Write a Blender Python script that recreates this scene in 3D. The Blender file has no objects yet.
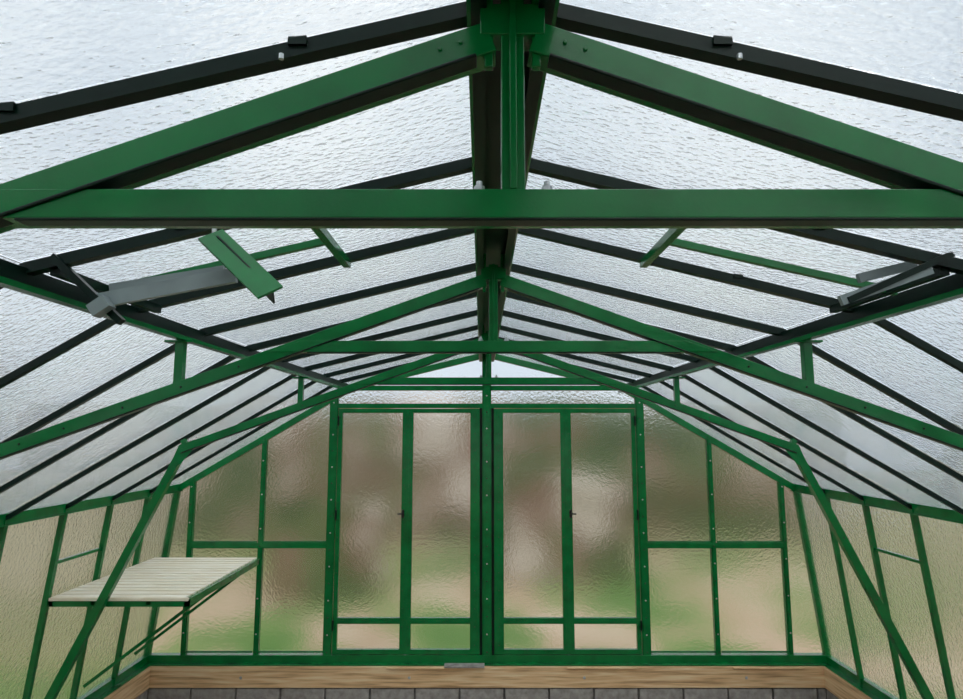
import bpy, math, random
from mathutils import Vector, Matrix, noise
random.seed(4)
CZ=2.277
D=5.3; YF=-2.38
S=0.48
KX,KZ=1.118,0.385
EX,EZ=2.515,-0.445
BX,BZ=2.68,-1.777
RZ=0.66
try: bpy.context.scene.view_settings.view_transform='Standard'
except Exception as e: print(e)

# ---------------- materials
def newmat(n):
    m=bpy.data.materials.new(n); m.use_nodes=True
    nt=m.node_tree; return m,nt,nt.nodes['Principled BSDF']
def ramp(nt,fac,stops):
    r=nt.nodes.new('ShaderNodeValToRGB')
    e=r.color_ramp.elements
    while len(e)<len(stops): e.new(0.5)
    for i,(p,c) in enumerate(stops):
        e[i].position=p; e[i].color=(*c,1)
    nt.links.new(fac,r.inputs[0]); return r.outputs[0]
def noisetex(nt,scale,detail=3,stretch=(1,1,1),rough=.5):
    tc=nt.nodes.new('ShaderNodeTexCoord'); mp=nt.nodes.new('ShaderNodeMapping')
    mp.inputs['Scale'].default_value=stretch
    n=nt.nodes.new('ShaderNodeTexNoise'); n.inputs['Scale'].default_value=scale
    n.inputs['Detail'].default_value=detail; n.inputs['Roughness'].default_value=rough
    nt.links.new(tc.outputs['Object'],mp.inputs[0]); nt.links.new(mp.outputs[0],n.inputs['Vector'])
    return n.outputs['Fac']
def bump(nt,fac,st,dist,bs):
    b=nt.nodes.new('ShaderNodeBump'); b.inputs['Strength'].default_value=st; b.inputs['Distance'].default_value=dist
    nt.links.new(fac,b.inputs['Height']); nt.links.new(b.outputs[0],bs.inputs['Normal']); return b
def noisy(n,stops,scale=5,rough=.8,detail=4,stretch=(1,1,1),bs_=0.3,bd=.01):
    m,nt,b=newmat(n); f=noisetex(nt,scale,detail,stretch)
    nt.links.new(ramp(nt,f,stops),b.inputs['Base Color']); b.inputs['Roughness'].default_value=rough
    bump(nt,f,bs_,bd,b); return m
def paint(n,c,r=.28,spec=.5):
    m,nt,b=newmat(n); f=noisetex(nt,9,3)
    c0=tuple(x*.8 for x in c); c1=tuple(min(1,x*1.15) for x in c)
    nt.links.new(ramp(nt,f,[(.3,c0),(.7,c1)]),b.inputs['Base Color']); b.inputs['Roughness'].default_value=r
    b.inputs['Specular IOR Level'].default_value=spec
    f2=noisetex(nt,260,2); bump(nt,f2,.15,.001,b); return m
GREEN=paint('green_paint',(.0015,.175,.038),.18,.42)
DARK=paint('dark_green_and_shade',(.002,.014,.009),.35,.2)  # frame green with backlit darkness painted in for roof bars; also dark fittings
STEEL=paint('galvanised_steel',(.6,.62,.64),.3); STEEL.node_tree.nodes['Principled BSDF'].inputs['Metallic'].default_value=.7
GREYP=paint('grey_plate',(.26,.32,.33),.35)
BLACK=paint('black_rubber',(.01,.01,.01),.5)
WOOD=noisy('sill_timber',[(.25,(.36,.20,.09)),(.5,(.80,.52,.27)),(.75,(.95,.76,.48))],6,.7,5,(.5,.5,9))
WOOD2=noisy('slat_timber',[(.3,(.86,.74,.52)),(.7,(1,.94,.78))],5,.5,3,(1,6,6))
BLOCK=noisy('concrete_block',[(.3,(.24,.22,.20)),(.7,(.44,.41,.38))],22,.95,5)
MORTAR=noisy('mortar',[(.3,(.13,.12,.11)),(.7,(.21,.19,.18))],30,.95)
SOIL=noisy('soil_floor',[(.3,(.16,.12,.09)),(.7,(.34,.27,.20))],6,.95,6)
GROUND=noisy('garden_ground',[(.40,(.09,.21,.035)),(.48,(.20,.30,.08)),(.53,(.50,.34,.22)),(.64,(.66,.52,.38))],.7,.95,2)
HEDGE=noisy('hedge_leaves',[(.38,(.05,.10,.025)),(.46,(.14,.17,.06)),(.52,(.24,.13,.09)),(.60,(.58,.50,.42))],.8,.9,3)
RENDER=noisy('house_render',[(.3,(.36,.31,.25)),(.7,(.50,.44,.36))],1.2,.9)
SLATE=noisy('roof_slate',[(.3,(.20,.165,.145)),(.7,(.31,.27,.24))],2,.8)
FENCE=noisy('fence_boards',[(.3,(.52,.44,.30)),(.7,(.76,.68,.53))],1.5,.85,3,(3,3,.5))
WIN=paint('house_window_pane',(.05,.06,.07),.1)

def glassmat(n,tint,rough,bs_,sc,trans=.12,st=(1,1,1)):
    m,nt,b=newmat(n)
    b.inputs['Base Color'].default_value=(*tint,1)
    b.inputs['Transmission Weight'].default_value=1
    b.inputs['Roughness'].default_value=rough; b.inputs['IOR'].default_value=1.38
    tc=nt.nodes.new('ShaderNodeTexCoord')
    mp=nt.nodes.new('ShaderNodeMapping'); mp.inputs['Scale'].default_value=st
    nt.links.new(tc.outputs['Object'],mp.inputs[0])
    v=nt.nodes.new('ShaderNodeTexNoise'); v.inputs['Scale'].default_value=sc; v.inputs['Detail'].default_value=1.5
    nt.links.new(mp.outputs[0],v.inputs['Vector'])
    bp=bump(nt,v.outputs['Fac'],bs_,.02,b)
    tr=nt.nodes.new('ShaderNodeBsdfTransparent'); tr.inputs[0].default_value=(*tint,1)
    mx=nt.nodes.new('ShaderNodeMixShader'); mx.inputs[0].default_value=trans
    out=nt.nodes['Material Output']
    nt.links.new(b.outputs[0],mx.inputs[1]); nt.links.new(tr.outputs[0],mx.inputs[2]); nt.links.new(mx.outputs[0],out.inputs[0])
    return m
GLASS_R=glassmat('hammered_glass_roof',(.97,.99,.995),.12,.22,62,.3,(.75,1,1))
GLASS_W=glassmat('hammered_glass_wall',(.99,.995,.985),.2,.24,48,.02)

# ---------------- mesh builder (coordinates: x from ridge, y depth, z relative to eye level)
class MB:
    def __init__(s,name): s.n=name; s.v=[]; s.f=[]; s.m=[]; s.mats=[]
    def mi(s,m):
        if m not in s.mats: s.mats.append(m)
        return s.mats.index(m)
    def add(s,vs,fs,m):
        o=len(s.v); s.v+= [tuple(v) for v in vs]; k=s.mi(m)
        for f in fs: s.f.append([o+i for i in f]); s.m.append(k)
    def beam(s,p0,p1,w,h,m,up=(0,0,1),ext=0):
        p0=Vector(p0);p1=Vector(p1);d=(p1-p0).normalized(); up=Vector(up)
        if abs(d.dot(up))>.98: up=Vector((0,1,0))
        side=d.cross(up).normalized(); u=side.cross(d).normalized()
        p0=p0-d*ext;p1=p1+d*ext
        vs=[p+side*a*w/2+u*b*h/2 for p in (p0,p1) for a,b in((-1,-1),(1,-1),(1,1),(-1,1))]
        s.add(vs,[(0,1,2,3),(7,6,5,4),(0,4,5,1),(1,5,6,2),(2,6,7,3),(3,7,4,0)],m)
    def box(s,a,b,m):
        x0,y0,z0=a;x1,y1,z1=b
        vs=[(x0,y0,z0),(x1,y0,z0),(x1,y1,z0),(x0,y1,z0),(x0,y0,z1),(x1,y0,z1),(x1,y1,z1),(x0,y1,z1)]
        s.add(vs,[(3,2,1,0),(4,5,6,7),(0,1,5,4),(1,2,6,5),(2,3,7,6),(3,0,4,7)],m)
    def bolt(s,p,ax,r,l,m,n=6):
        p=Vector(p);ax=Vector(ax).normalized()
        a=ax.orthogonal().normalized();b=ax.cross(a)
        vs=[p+ax*t+a*r*math.cos(i*2*math.pi/n)+b*r*math.sin(i*2*math.pi/n) for t in(0,l) for i in range(n)]
        fs=[tuple(range(n-1,-1,-1)),tuple(range(n,2*n))]+[(i,(i+1)%n,n+(i+1)%n,n+i) for i in range(n)]
        s.add(vs,fs,m)
    def quad(s,pts,m): s.add(pts,[tuple(range(len(pts)))],m)
    def pane(s,pts,m,t=.004,c=(0,0,-.3)):
        P=[Vector(p) for p in pts]; n=(P[1]-P[0]).cross(P[2]-P[0]).normalized()
        ce=sum(P,Vector())/len(P)
        if n.dot(ce-Vector((0,ce.y if abs(n.y)<.5 else 1.5,-.6)))<0: n=-n; P=P[::-1]
        k=len(P); Q=[p+n*t for p in P]
        nn=(P[1]-P[0]).cross(P[2]-P[0])
        if nn.dot(n)<0: P=P[::-1];Q=Q[::-1]
        fs=[tuple(range(k-1,-1,-1)),tuple(range(k,2*k))]+[(i,(i+1)%k,k+(i+1)%k,k+i) for i in range(k)]
        s.add(P+Q,fs,m)
    def build(s,bevel=0,parent=None,loc=(0,0,0)):
        me=bpy.data.meshes.new(s.n); me.from_pydata([(x,y,z+CZ) for x,y,z in s.v],[],s.f)
        for m in s.mats: me.materials.append(m)
        for p,k in zip(me.polygons,s.m): p.material_index=k
        me.update()
        o=bpy.data.objects.new(s.n,me); bpy.context.collection.objects.link(o)
        if bevel:
            b=o.modifiers.new('bevel','BEVEL'); b.width=bevel; b.segments=2; b.limit_method='ANGLE'
        if parent: o.parent=parent
        return o

def profX(z):
    return EX+(BX-EX)*(EZ-z)/(EZ-BZ)
def roofz(x):
    x=abs(x)
    if x<KX: return RZ+(KZ-RZ)*x/KX
    return KZ+(EZ-KZ)*(x-KX)/(EX-KX)

bars=[D-S*k for k in range(1,16)]
bars=[y-.075 if -2<y<1.2 else y for y in bars]

# ---------------- trusses
def truss(y):
    t=MB('roof_truss')
    ap=.554; sx,sz=1.80,-.096; w=.042; h=.045; FX,FZ=2.61,-1.79
    sl=(ap-sz)/sx
    for s in(-1,1):
        t.beam((s*.03,y,ap-.03*sl),(s*sx,y,sz),w,h,GREEN,(0,0,1),.0)
        t.beam((s*(sx-.012),y,sz+.014),(s*FX,y,FZ),w,h,GREEN,(s*1,0,.5),0)
        t.quad([(s*(sx-.13),y-.022,sz+.07),(s*(sx+.015),y-.022,sz+.02),(s*(sx+.07),y-.022,sz-.12),(s*(sx+.0),y-.022,sz-.09)],GREEN)
        t.beam((s*.05,y-.014,ap-.05*sl-.0255),(s*sx,y-.014,sz-.0255),.03,.005,DARK)  # dark strip paints the shade on the rafter's underside
        t.bolt((s*.046,y-.008,.321),(0,0,1),.011,.003,STEEL,12)
        t.bolt((s*.046,y-.008,.324),(0,0,1),.008,.007,STEEL)
        t.bolt((s*.046,y-.008,.331),(0,0,1),.0045,.007,STEEL,8)
        t.beam((s*.033,y-.01,.645),(s*.033,y-.01,.50),.012,.012,GREEN,(0,1,0))
        for q in (.072,.10):
            t.bolt((s*q,y-.0215,ap-sl*q+.004),(0,-1,0),.0035,.003,GREEN)
        rz=ap-sl*KX
        t.beam((s*KX,y,rz+.01),(s*KX,y,KZ-.06),.03,.03,GREEN)
        t.beam((s*(KX-.05),y,KZ-.065),(s*(KX+.05),y,KZ-.065),.05,.008,GREEN)
        t.beam((s*(sx-.02),y,sz+.01),(s*(sx-.0),y,roofz(sx)-.025),.03,.03,GREEN)
        for q in (.9,1.1,1.3,1.5,1.65):
            t.bolt((s*q,y-.0215,ap-sl*q),(0,-1,0),.004,.004,DARK,8)
        for q in (.12,.3,.5,.7,.88):
            t.bolt((s*(sx+(FX-sx)*q),y-.0215,sz+(FZ-sz)*q),(0,-1,0),.004,.004,DARK,8)
    zb,zt=.281,.321
    m=h/2/math.cos(math.atan(sl))
    def rx(z,off): return (ap+off-z)/sl
    e0=rx(zb,m*.6); e1=rx(zt,m*.6)
    vs=[];
    for yy in(y-.025,y+.022):
        vs+=[(-e0,yy,zb),(e0,yy,zb),(e1,yy,zt),(-e1,yy,zt)]
    t.add(vs,[(0,1,2,3),(7,6,5,4),(4,5,1,0),(5,6,2,1),(6,7,3,2),(7,4,0,3)],GREEN)
    t.box((-.66,y-.027,zb-.004),(.66,y-.0,zb),DARK)  # shaded lower edge of the tie beam, put in as a dark strip
    t.box((-.016,y-.018,zt),(.016,y+.016,.60),GREEN)
    t.box((-.005,y-.026,zt),(.005,y-.016,.60),GREEN)
    t.box((-.045,y-.022,.545),(.045,y+.02,.59),GREEN)
    t.build(.003)
for y in(.842,2.27,3.81,-.63,-2.1): truss(y)

# ---------------- roof
r=MB('ceiling')
r.box((-.058,YF,.640),(.058,D+.03,.66),DARK)
for s in(-1,1):
    r.box((s*.058-.006,YF,.585),(s*.058+.006,D+.03,.66),GREEN)
    r.box((min(s*.058,s*.036),YF,.583),(max(s*.058,s*.036),D+.03,.589),DARK)
    r.beam((s*KX,YF,KZ-.03),(s*KX,D,KZ-.03),.040,.045,DARK)
    r.beam((s*(KX-.016),YF,KZ-.056),(s*(KX-.016),D,KZ-.056),.03,.014,GREEN)
    r.beam((s*EX,YF,EZ),(s*EX,D,EZ),.05,.06,GREEN)
    r.beam((s*(EX-.035),YF,EZ-.028),(s*(EX-.035),D,EZ-.028),.03,.006,GREEN)
nU=Vector((-(KZ-RZ),0,KX)).normalized(); nL=Vector((-(EZ-KZ),0,EX-KX)).normalized()
for y in bars:
    for s in(-1,1):
        n=Vector((s*nU.x,0,nU.z)); a=Vector((s*.05,y,RZ-.010));b=Vector((s*KX,y,KZ))
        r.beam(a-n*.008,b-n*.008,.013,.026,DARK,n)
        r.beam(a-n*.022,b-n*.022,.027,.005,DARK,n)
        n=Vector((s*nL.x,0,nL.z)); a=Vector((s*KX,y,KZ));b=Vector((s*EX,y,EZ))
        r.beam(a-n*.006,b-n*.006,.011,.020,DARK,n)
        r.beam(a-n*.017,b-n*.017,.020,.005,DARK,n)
        if .5<y<2:
            for q in((.32,.75) if y<1 else (.75,)):
                z=roofz(q)
                r.box((s*q-.014,y-.012,z-.004),(s*q+.014,y+.010,z+.010),DARK)
            if y<1:
                for q in(.34,.83): r.bolt((s*q,y-.019,roofz(q)-.020),(0,0,-1),.004,.008,STEEL,6)
edges=[D]+bars+[YF]
for i in range(len(edges)-1):
    y1,y0=edges[i]-.004,edges[i+1]+.004
    for s in(-1,1):
        j=[random.uniform(-.002,.002) for _ in range(2)]
        r.pane([(s*.05,y0,RZ-.008+j[0]),(s*.05,y1,RZ-.008+j[0]),(s*KX,y1,KZ+.008+j[1]),(s*KX,y0,KZ+.008+j[1])],GLASS_R)
        r.pane([(s*KX,y0,KZ+.004),(s*KX,y1,KZ+.004),(s*EX,y1,EZ+.012+j[1]),(s*EX,y0,EZ+.012+j[1])],GLASS_R)
r.build()

# ---------------- side walls
for s,nm in((-1,'wall_left'),(1,'wall_right')):
    w=MB(nm)
    w.beam((s*BX,YF,BZ+.01),(s*BX,D,BZ+.01),.05,.06,GREEN)
    w.beam((s*(BX-.045),YF,BZ-.015),(s*(BX-.045),D,BZ-.015),.05,.008,GREEN)
    n=Vector((s*(EZ-BZ),0,(BX-EX))).normalized()
    for y in bars:
        a=Vector((s*EX,y,EZ));b=Vector((s*BX,y,BZ))
        w.beam(a-n*.012,b-n*.012,.014,.034,GREEN,n); w.beam(a-n*.03,b-n*.03,.028,.006,GREEN,n)
        for q in range(1,9):
            p=a.lerp(b,q/9)-n*.033; w.bolt(p,-n,.004,.003,DARK)
    for y0,y1 in((3.86,4.34),(1.46,2.42)):
        z=-.76; w.beam((s*(profX(z)-.012),y0,z),(s*(profX(z)-.012),y1,z),.02,.018,GREEN)
    for i in range(len(edges)-1):
        y1,y0=edges[i]-.003,edges[i+1]+.003
        w.pane([(s*EX,y0,EZ),(s*EX,y1,EZ),(s*BX,y1,BZ),(s*BX,y0,BZ)],GLASS_W)
    w.build()

# ---------------- gable walls
def gable(y,nm,f):
    w=MB(nm)
    def V(x,z0,z1,ww=.04,m=GREEN):
        w.box((x-ww/2,y-.02,z0),(x+ww/2,y+.02,z1),m)
        w.box((x-ww/2+.008,y-.028 if f<0 else y+.02,z0),(x+ww/2-.008,y-.02 if f<0 else y+.028,z1),m)
        k=int((z1-z0)/.13)
        for i in range(k):
            w.bolt((x,y+f*.028,z0+(i+.5)*(z1-z0)/k),(0,f,0),.006,.004,STEEL if i%2 else DARK)
    pts=[(-BX,BZ),(-EX,EZ),(-KX,KZ),(0,RZ),(KX,KZ),(EX,EZ),(BX,BZ)]
    for a,b in zip(pts[:-1],pts[1:]):
        a3=Vector((a[0],y,a[1]-.02 if abs(a[0])<EX+.01 else a[1])); b3=Vector((b[0],y,b[1]-.02 if abs(b[0])<EX+.01 else b[1]))
        w.beam(a3,b3,.05,.045,GREEN,(0,1,0))
    w.box((-BX,y-.03,BZ-.02),(BX,y+.03,BZ+.045),GREEN)
    w.box((-BX+.05,y-.07 if f<0 else y,BZ-.02),(BX-.05,y if f<0 else y+.07,BZ-.01),GREEN)
    for s in(-1,1):
        V(s*2.385,BZ,roofz(2.385)); V(s*1.815,BZ,roofz(1.815)); V(s*1.255,BZ,roofz(1.255),.07)
        w.box((min(s*1.255,s*2.385),y-.018,-.915),(max(s*1.255,s*2.385),y+.018,-.885),GREEN)
        w.box((min(s*1.255,s*2.385),y+f*.022-.004,-.922),(max(s*1.255,s*2.385),y+f*.022+.004,-.878),GREEN)
    V(0,BZ,RZ-.03,.075)
    for s in(-1,1):
        w.box((s*.048-.0105,y-.018,BZ),(s*.048+.0105,y+.018,.21),DARK)
    w.box((-KX,y-.02,KZ-.045),(KX,y+.02,KZ-.005),GREEN)
    w.box((-1.255,y-.022,.195),(1.255,y+.022,.232),GREEN)
    if f>0:
        for x in(-.645,.645): V(x,BZ,.2)
        w.pane([(x,y,z) for x,z in pts],GLASS_W); w.build(.0015); return
    w.pane([(-KX,y,KZ-.02),(0,y,RZ-.01),(KX,y,KZ-.02)],GLASS_W)
    w.pane([(-1.255,y,.215),(-1.255,y,roofz(1.255)),(-KX,y,KZ-.024),(KX,y,KZ-.024),(1.255,y,roofz(1.255)),(1.255,y,.215)],GLASS_W)
    w.build(.0015)
    k=1
    for s in(-1,1):
        for xa,xb in((1.255,1.815),(1.815,2.385)):
            for z0,z1a,z1b in((BZ+.04,-.902,-.902),(-.898,roofz(xa),roofz(xb))):
                g=MB('window_%d'%k); k+=1
                g.pane([(s*(xa+.004),y,z0),(s*(xb-.004),y,z0),(s*(xb-.004),y,z1b),(s*(xa+.004),y,z1a)],GLASS_W)
                g.box((min(s*(xa+.03),s*(xb-.02)),y-.012,z0+.018),(max(s*(xa+.03),s*(xb-.02)),y-.002,z0+.03),GREEN)
                g.build()
        g=MB('window_%d'%k); k+=1
        g.pane([(s*2.389,y,BZ),(s*BX,y,BZ),(s*EX,y,EZ),(s*2.389,y,roofz(2.389))],GLASS_W); g.build()
    for i,s in enumerate((-1,1)):
        d=MB('door_%d'%(i+1)); yo=y+f*.008
        for xa,xb in((.058,.635),(.655,1.215)):
            z0,z1=BZ+.05,.19
            for x,st in((xa+(.038 if xa<.1 else .017),.076 if xa<.1 else .034),(xb-.017,.034)):
                X=s*x; d.box((X-st/2,yo-.018,z0),(X+st/2,yo+.018,z1),GREEN)
                for q in range(14):
                    d.bolt((X,yo+f*.018,z0+(q+.5)*(z1-z0)/14),(0,f,0),.004,.004,DARK)
            lo,hi=min(s*xa,s*xb),max(s*xa,s*xb)
            for za,zb in((z0,z0+.035),(z1-.035,z1),(-1.50,-1.455)):
                d.box((lo,yo-.017,za),(hi,yo+.017,zb),GREEN)
            d.pane([(lo+.01,yo,z0+.01),(hi-.01,yo,z0+.01),(hi-.01,yo,z1-.01),(lo+.01,yo,z1-.01)],GLASS_W)
        d.box((s*.645-.012,yo+f*.018-.004,BZ+.05),(s*.645+.012,yo+f*.018+.004,.19),GREEN)
        d.bolt((s*.675,yo+f*.018,-.65),(0,f,0),.010,.035,BLACK,10)
        d.beam((s*.665,yo+f*.05,-.65),(s*.715,yo+f*.05,-.65),.011,.011,BLACK)
        d.box((s*.675-.010,yo+f*.02-.004,-.685),(s*.675+.010,yo+f*.02+.004,-.62),BLACK)
        for z in(-1.55,-.7,.05):
            d.bolt((s*1.213,yo+f*.024,z),(0,0,1),.007,.08,DARK,8)
        d.build(.001)
gable(D,'wall_back',-1)
gable(YF,'wall_front',1)

# ---------------- vents in roof
def vent(s):
    v=MB('roof_vent')
    def P(x,y,dz=0): return (s*x,y,roofz(x)-.03+dz)
    v.beam(P(.46,1.46),P(.46,1.94),.022,.022,GREEN)
    v.beam(P(.47,1.69),P(1.06,1.67),.018,.018,GREEN)
    v.beam(P(1.04,1.46),P(1.04,1.94),.022,.022,DARK)
    if s<0:
        v.beam((-1.04,1.45,.405),(-.87,1.45,.25),.018,.016,DARK)
        v.beam((-.925,1.45,.300),(-.605,1.43,.356),.012,.034,GREYP)
        v.beam((-.93,1.50,.335),(-.66,1.50,.380),.012,.032,GREYP)
        v.beam((-.925,1.43,.27),(-.89,1.43,.295),.03,.03,GREYP)
        v.beam((-.655,1.40,.442),(-.490,1.33,.293),.006,.06,GREEN,(.6,.55,.6))
        v.beam((-.640,1.41,.427),(-.490,1.35,.288),.04,.004,DARK,(.6,.5,.6))
        v.bolt((-.655,1.42,.425),(0,0,1),.006,.05,STEEL,8)
    else:
        v.beam((1.05,1.45,.41),(.80,1.45,.30),.02,.015,DARK)
        v.beam((.785,1.45,.30),(1.0,1.45,.375),.012,.024,GREYP)
        v.beam((.86,1.50,.365),(1.0,1.50,.40),.012,.022,GREYP)
    v.build()
vent(-1);vent(1)

# ---------------- slatted shelf
b=MB('slatted_greenhouse_bench')
x0,x1,y0,y1,z=-2.54,-1.735,3.85,5.05,-.955
b.box((x0,y0,z-.045),(x1,y0+.025,z-.008),GREEN); b.box((x0,y1-.025,z-.045),(x1,y1,z-.008),GREEN)
b.box((x0,y0,z-.045),(x0+.025,y1,z-.008),GREEN); b.box((x1-.025,y0,z-.045),(x1,y1,z-.003),GREEN)
n=15; p=(y1-y0)/n
for i in range(n): b.box((x0+.005,y0+i*p+.007,z-.012),(x1-.02,y0+(i+1)*p-.009,z+.006),WOOD2)
b.box((x0,y0-.004,z-.012),(x1,y0+.01,z+.004),WOOD2)
for xx in(-2.3,-1.98): b.box((xx,y0,z-.035),(xx+.03,y1,z-.012),GREEN)
for yy in(4.9,4.3):
    zz=-1.60
    b.beam((x1-.03,yy,z-.04),(-profX(z)+.065-.05,yy,zz),.02,.02,GREEN)
b.build()

# ---------------- dwarf wall, timber sill, floor
def ring(nm,m,zin0,zin1,inn,outw):
    o=MB(nm); xi=BX-inn; xo=BX+outw
    ya=YF-outw; yb=D+outw; yi=D-inn; yj=YF+inn
    o.box((-xo,yi,zin0),(xo,yb,zin1),m); o.box((-xo,ya,zin0),(xo,yj,zin1),m)
    o.box((-xo,yj,zin0),(-xi,yi,zin1),m); o.box((xi,yj,zin0),(xo,yi,zin1),m)
    return o
o=ring('timber_sill',WOOD,-1.955,-1.80,.08,.10)
for xa in(-.78,.62,1.9): o.box((xa,D-.10,-1.81),(xa+.55,D-.075,-1.802),WOOD)
for x in(-1.9,-.6,.75,2.0): o.bolt((x,D-.08,-1.88),(0,-1,0),.012,.006,STEEL)
o.box((-.33,D-.11,-1.80),(-.02,D-.04,-1.785),BLOCK)
o.build(.006)
o=ring('dwarf_block_wall',MORTAR,-CZ,-1.96,.055,.10)
for row in range(2):
    zt=-1.965-row*.16; zb=max(zt-.15,-CZ)
    x=-BX+.06-(.22 if row else 0)
    while x<BX-.1:
        a=max(x,-BX+.07);c=min(x+.33,BX-.07); o.box((a,D-.075,zb),(c,D-.05,zt),BLOCK); x+=.345
    y=YF+.08
    while y<D-.1:
        for s in(-1,1):
            o.box((min(s*(BX-.05),s*(BX-.07)),y,zb),(max(s*(BX-.05),s*(BX-.07)),min(y+.33,D-.08),zt),BLOCK)
        y+=.345
o.build(.004)
f=MB('floor'); f.box((-BX+.05,YF+.05,-CZ-.05),(BX-.05,D-.05,-CZ),SOIL); f.build()

# ---------------- outdoors
def grid(nm,x0,x1,y0,y1,nx,ny,fz,m):
    g=MB(nm); vs=[];fs=[]
    for j in range(ny+1):
        for i in range(nx+1):
            x=x0+(x1-x0)*i/nx;y=y0+(y1-y0)*j/ny; vs.append((x,y,fz(x,y)-CZ))
    for j in range(ny):
        for i in range(nx):
            a=j*(nx+1)+i; fs.append((a,a+1,a+nx+2,a+nx+1))
    g.add(vs,fs,m); o=g.build(); 
    for p in o.data.polygons:p.use_smooth=True
    return o
def gz(x,y):
    if abs(x)<3.4 and -3.2<y<6: return -.12
    return -.06+.05*noise.noise(Vector((x*.4,y*.4,0)))
grid('garden_ground',-40,40,-40,40,80,80,gz,GROUND)
def hedge(nm,c,sz,m,seed=0,amp=.3):
    import bmesh
    bm=bmesh.new(); bmesh.ops.create_cube(bm,size=1); bmesh.ops.subdivide_edges(bm,edges=bm.edges[:],cuts=14,use_grid_fill=True)
    for v in bm.verts:
        v.co=Vector((v.co.x*sz[0],v.co.y*sz[1],(v.co.z+.5)*sz[2]))
        nn=noise.noise_vector(v.co*.9+Vector((seed,0,0)))+.5*noise.noise_vector(v.co*2.7)
        if v.co.z>.05: v.co+=nn*amp
        v.co+=Vector(c)
    me=bpy.data.meshes.new(nm); bm.to_mesh(me); me.materials.append(m)
    o=bpy.data.objects.new(nm,me); bpy.context.collection.objects.link(o)
    for p in me.polygons:p.use_smooth=True
hedge('garden_hedge',(-1,15,-.1),(18,1.6,2.9),HEDGE,1,.45)
hedge('garden_hedge',(12,11,-.1),(7,2,2.6),HEDGE,5,.4)
hedge('garden_shrub',(1.2,11,-.1),(2.0,1.4,1.6),HEDGE,9,.3)
hedge('garden_shrub',(-2.4,10,-.1),(1.6,1.2,1.2),HEDGE,12,.3)
def fence(nm,xa,xb,ya,yb,h):
    g=MB(nm); L=math.hypot(xb-xa,yb-ya); n=int(L/.16)
    for i in range(n):
        t=i/n; x=xa+(xb-xa)*t;y=ya+(yb-ya)*t
        g.beam((x,y,-CZ-.05),(x,y,h-CZ),.14 if xa!=xb else .03,.03 if xa!=xb else .14,FENCE)
    for z in(.4,h-.3): g.beam((xa,ya+.0,z-CZ),(xb,yb,z-CZ),.06,.08,FENCE)
    g.build()
fence('wooden_fence',6.5,6.5,-12,9,1.9)
fence('wooden_fence',-6.0,-6.0,2,12,1.7)
h=MB('neighbour_house')
h.box((-16,-6,-CZ-.05),(-8.5,11,3.2-CZ),RENDER)
h.add([(-16.3,-6.3,3.2-CZ),(-8.2,-6.3,3.2-CZ),(-8.2,11.3,3.2-CZ),(-16.3,11.3,3.2-CZ),(-12.2,-6.3,6.2-CZ),(-12.2,11.3,6.2-CZ)],[(0,1,4),(2,3,5),(1,2,5,4),(3,0,4,5),(0,3,2,1)],SLATE)
for y in(-3,1,5,8.5):
    h.box((-8.5,y,1-CZ),(-8.46,y+1.1,2.3-CZ),WIN)
h.build()

# ---------------- world
w=bpy.data.worlds.new('overcast'); bpy.context.scene.world=w; w.use_nodes=True; nt=w.node_tree
bg=nt.nodes['Background']
tc=nt.nodes.new('ShaderNodeTexCoord'); n=nt.nodes.new('ShaderNodeTexNoise'); n.inputs['Scale'].default_value=2.2;n.inputs['Detail'].default_value=5
nt.links.new(tc.outputs['Generated'],n.inputs['Vector'])
nt.links.new(ramp(nt,n.outputs['Fac'],[(.35,(.50,.57,.66)),(.5,(.70,.77,.84)),(.65,(.93,.96,.98))]),bg.inputs[0])
bg.inputs[1].default_value=1.33
sun=bpy.data.lights.new('sun','SUN'); sun.energy=.7; sun.angle=.7; sun.color=(1,.97,.92)
so=bpy.data.objects.new('sun',sun); bpy.context.collection.objects.link(so); so.rotation_euler=(math.radians(35),math.radians(20),0)

# ---------------- camera
c=bpy.data.cameras.new('camera'); c.lens=36*640/963; c.sensor_width=36; c.clip_start=.02
co=bpy.data.objects.new('camera',c); bpy.context.collection.objects.link(co)
co.location=(-.043,0,CZ); co.rotation_euler=(math.radians(90+7.345),0,0)
bpy.context.scene.camera=co
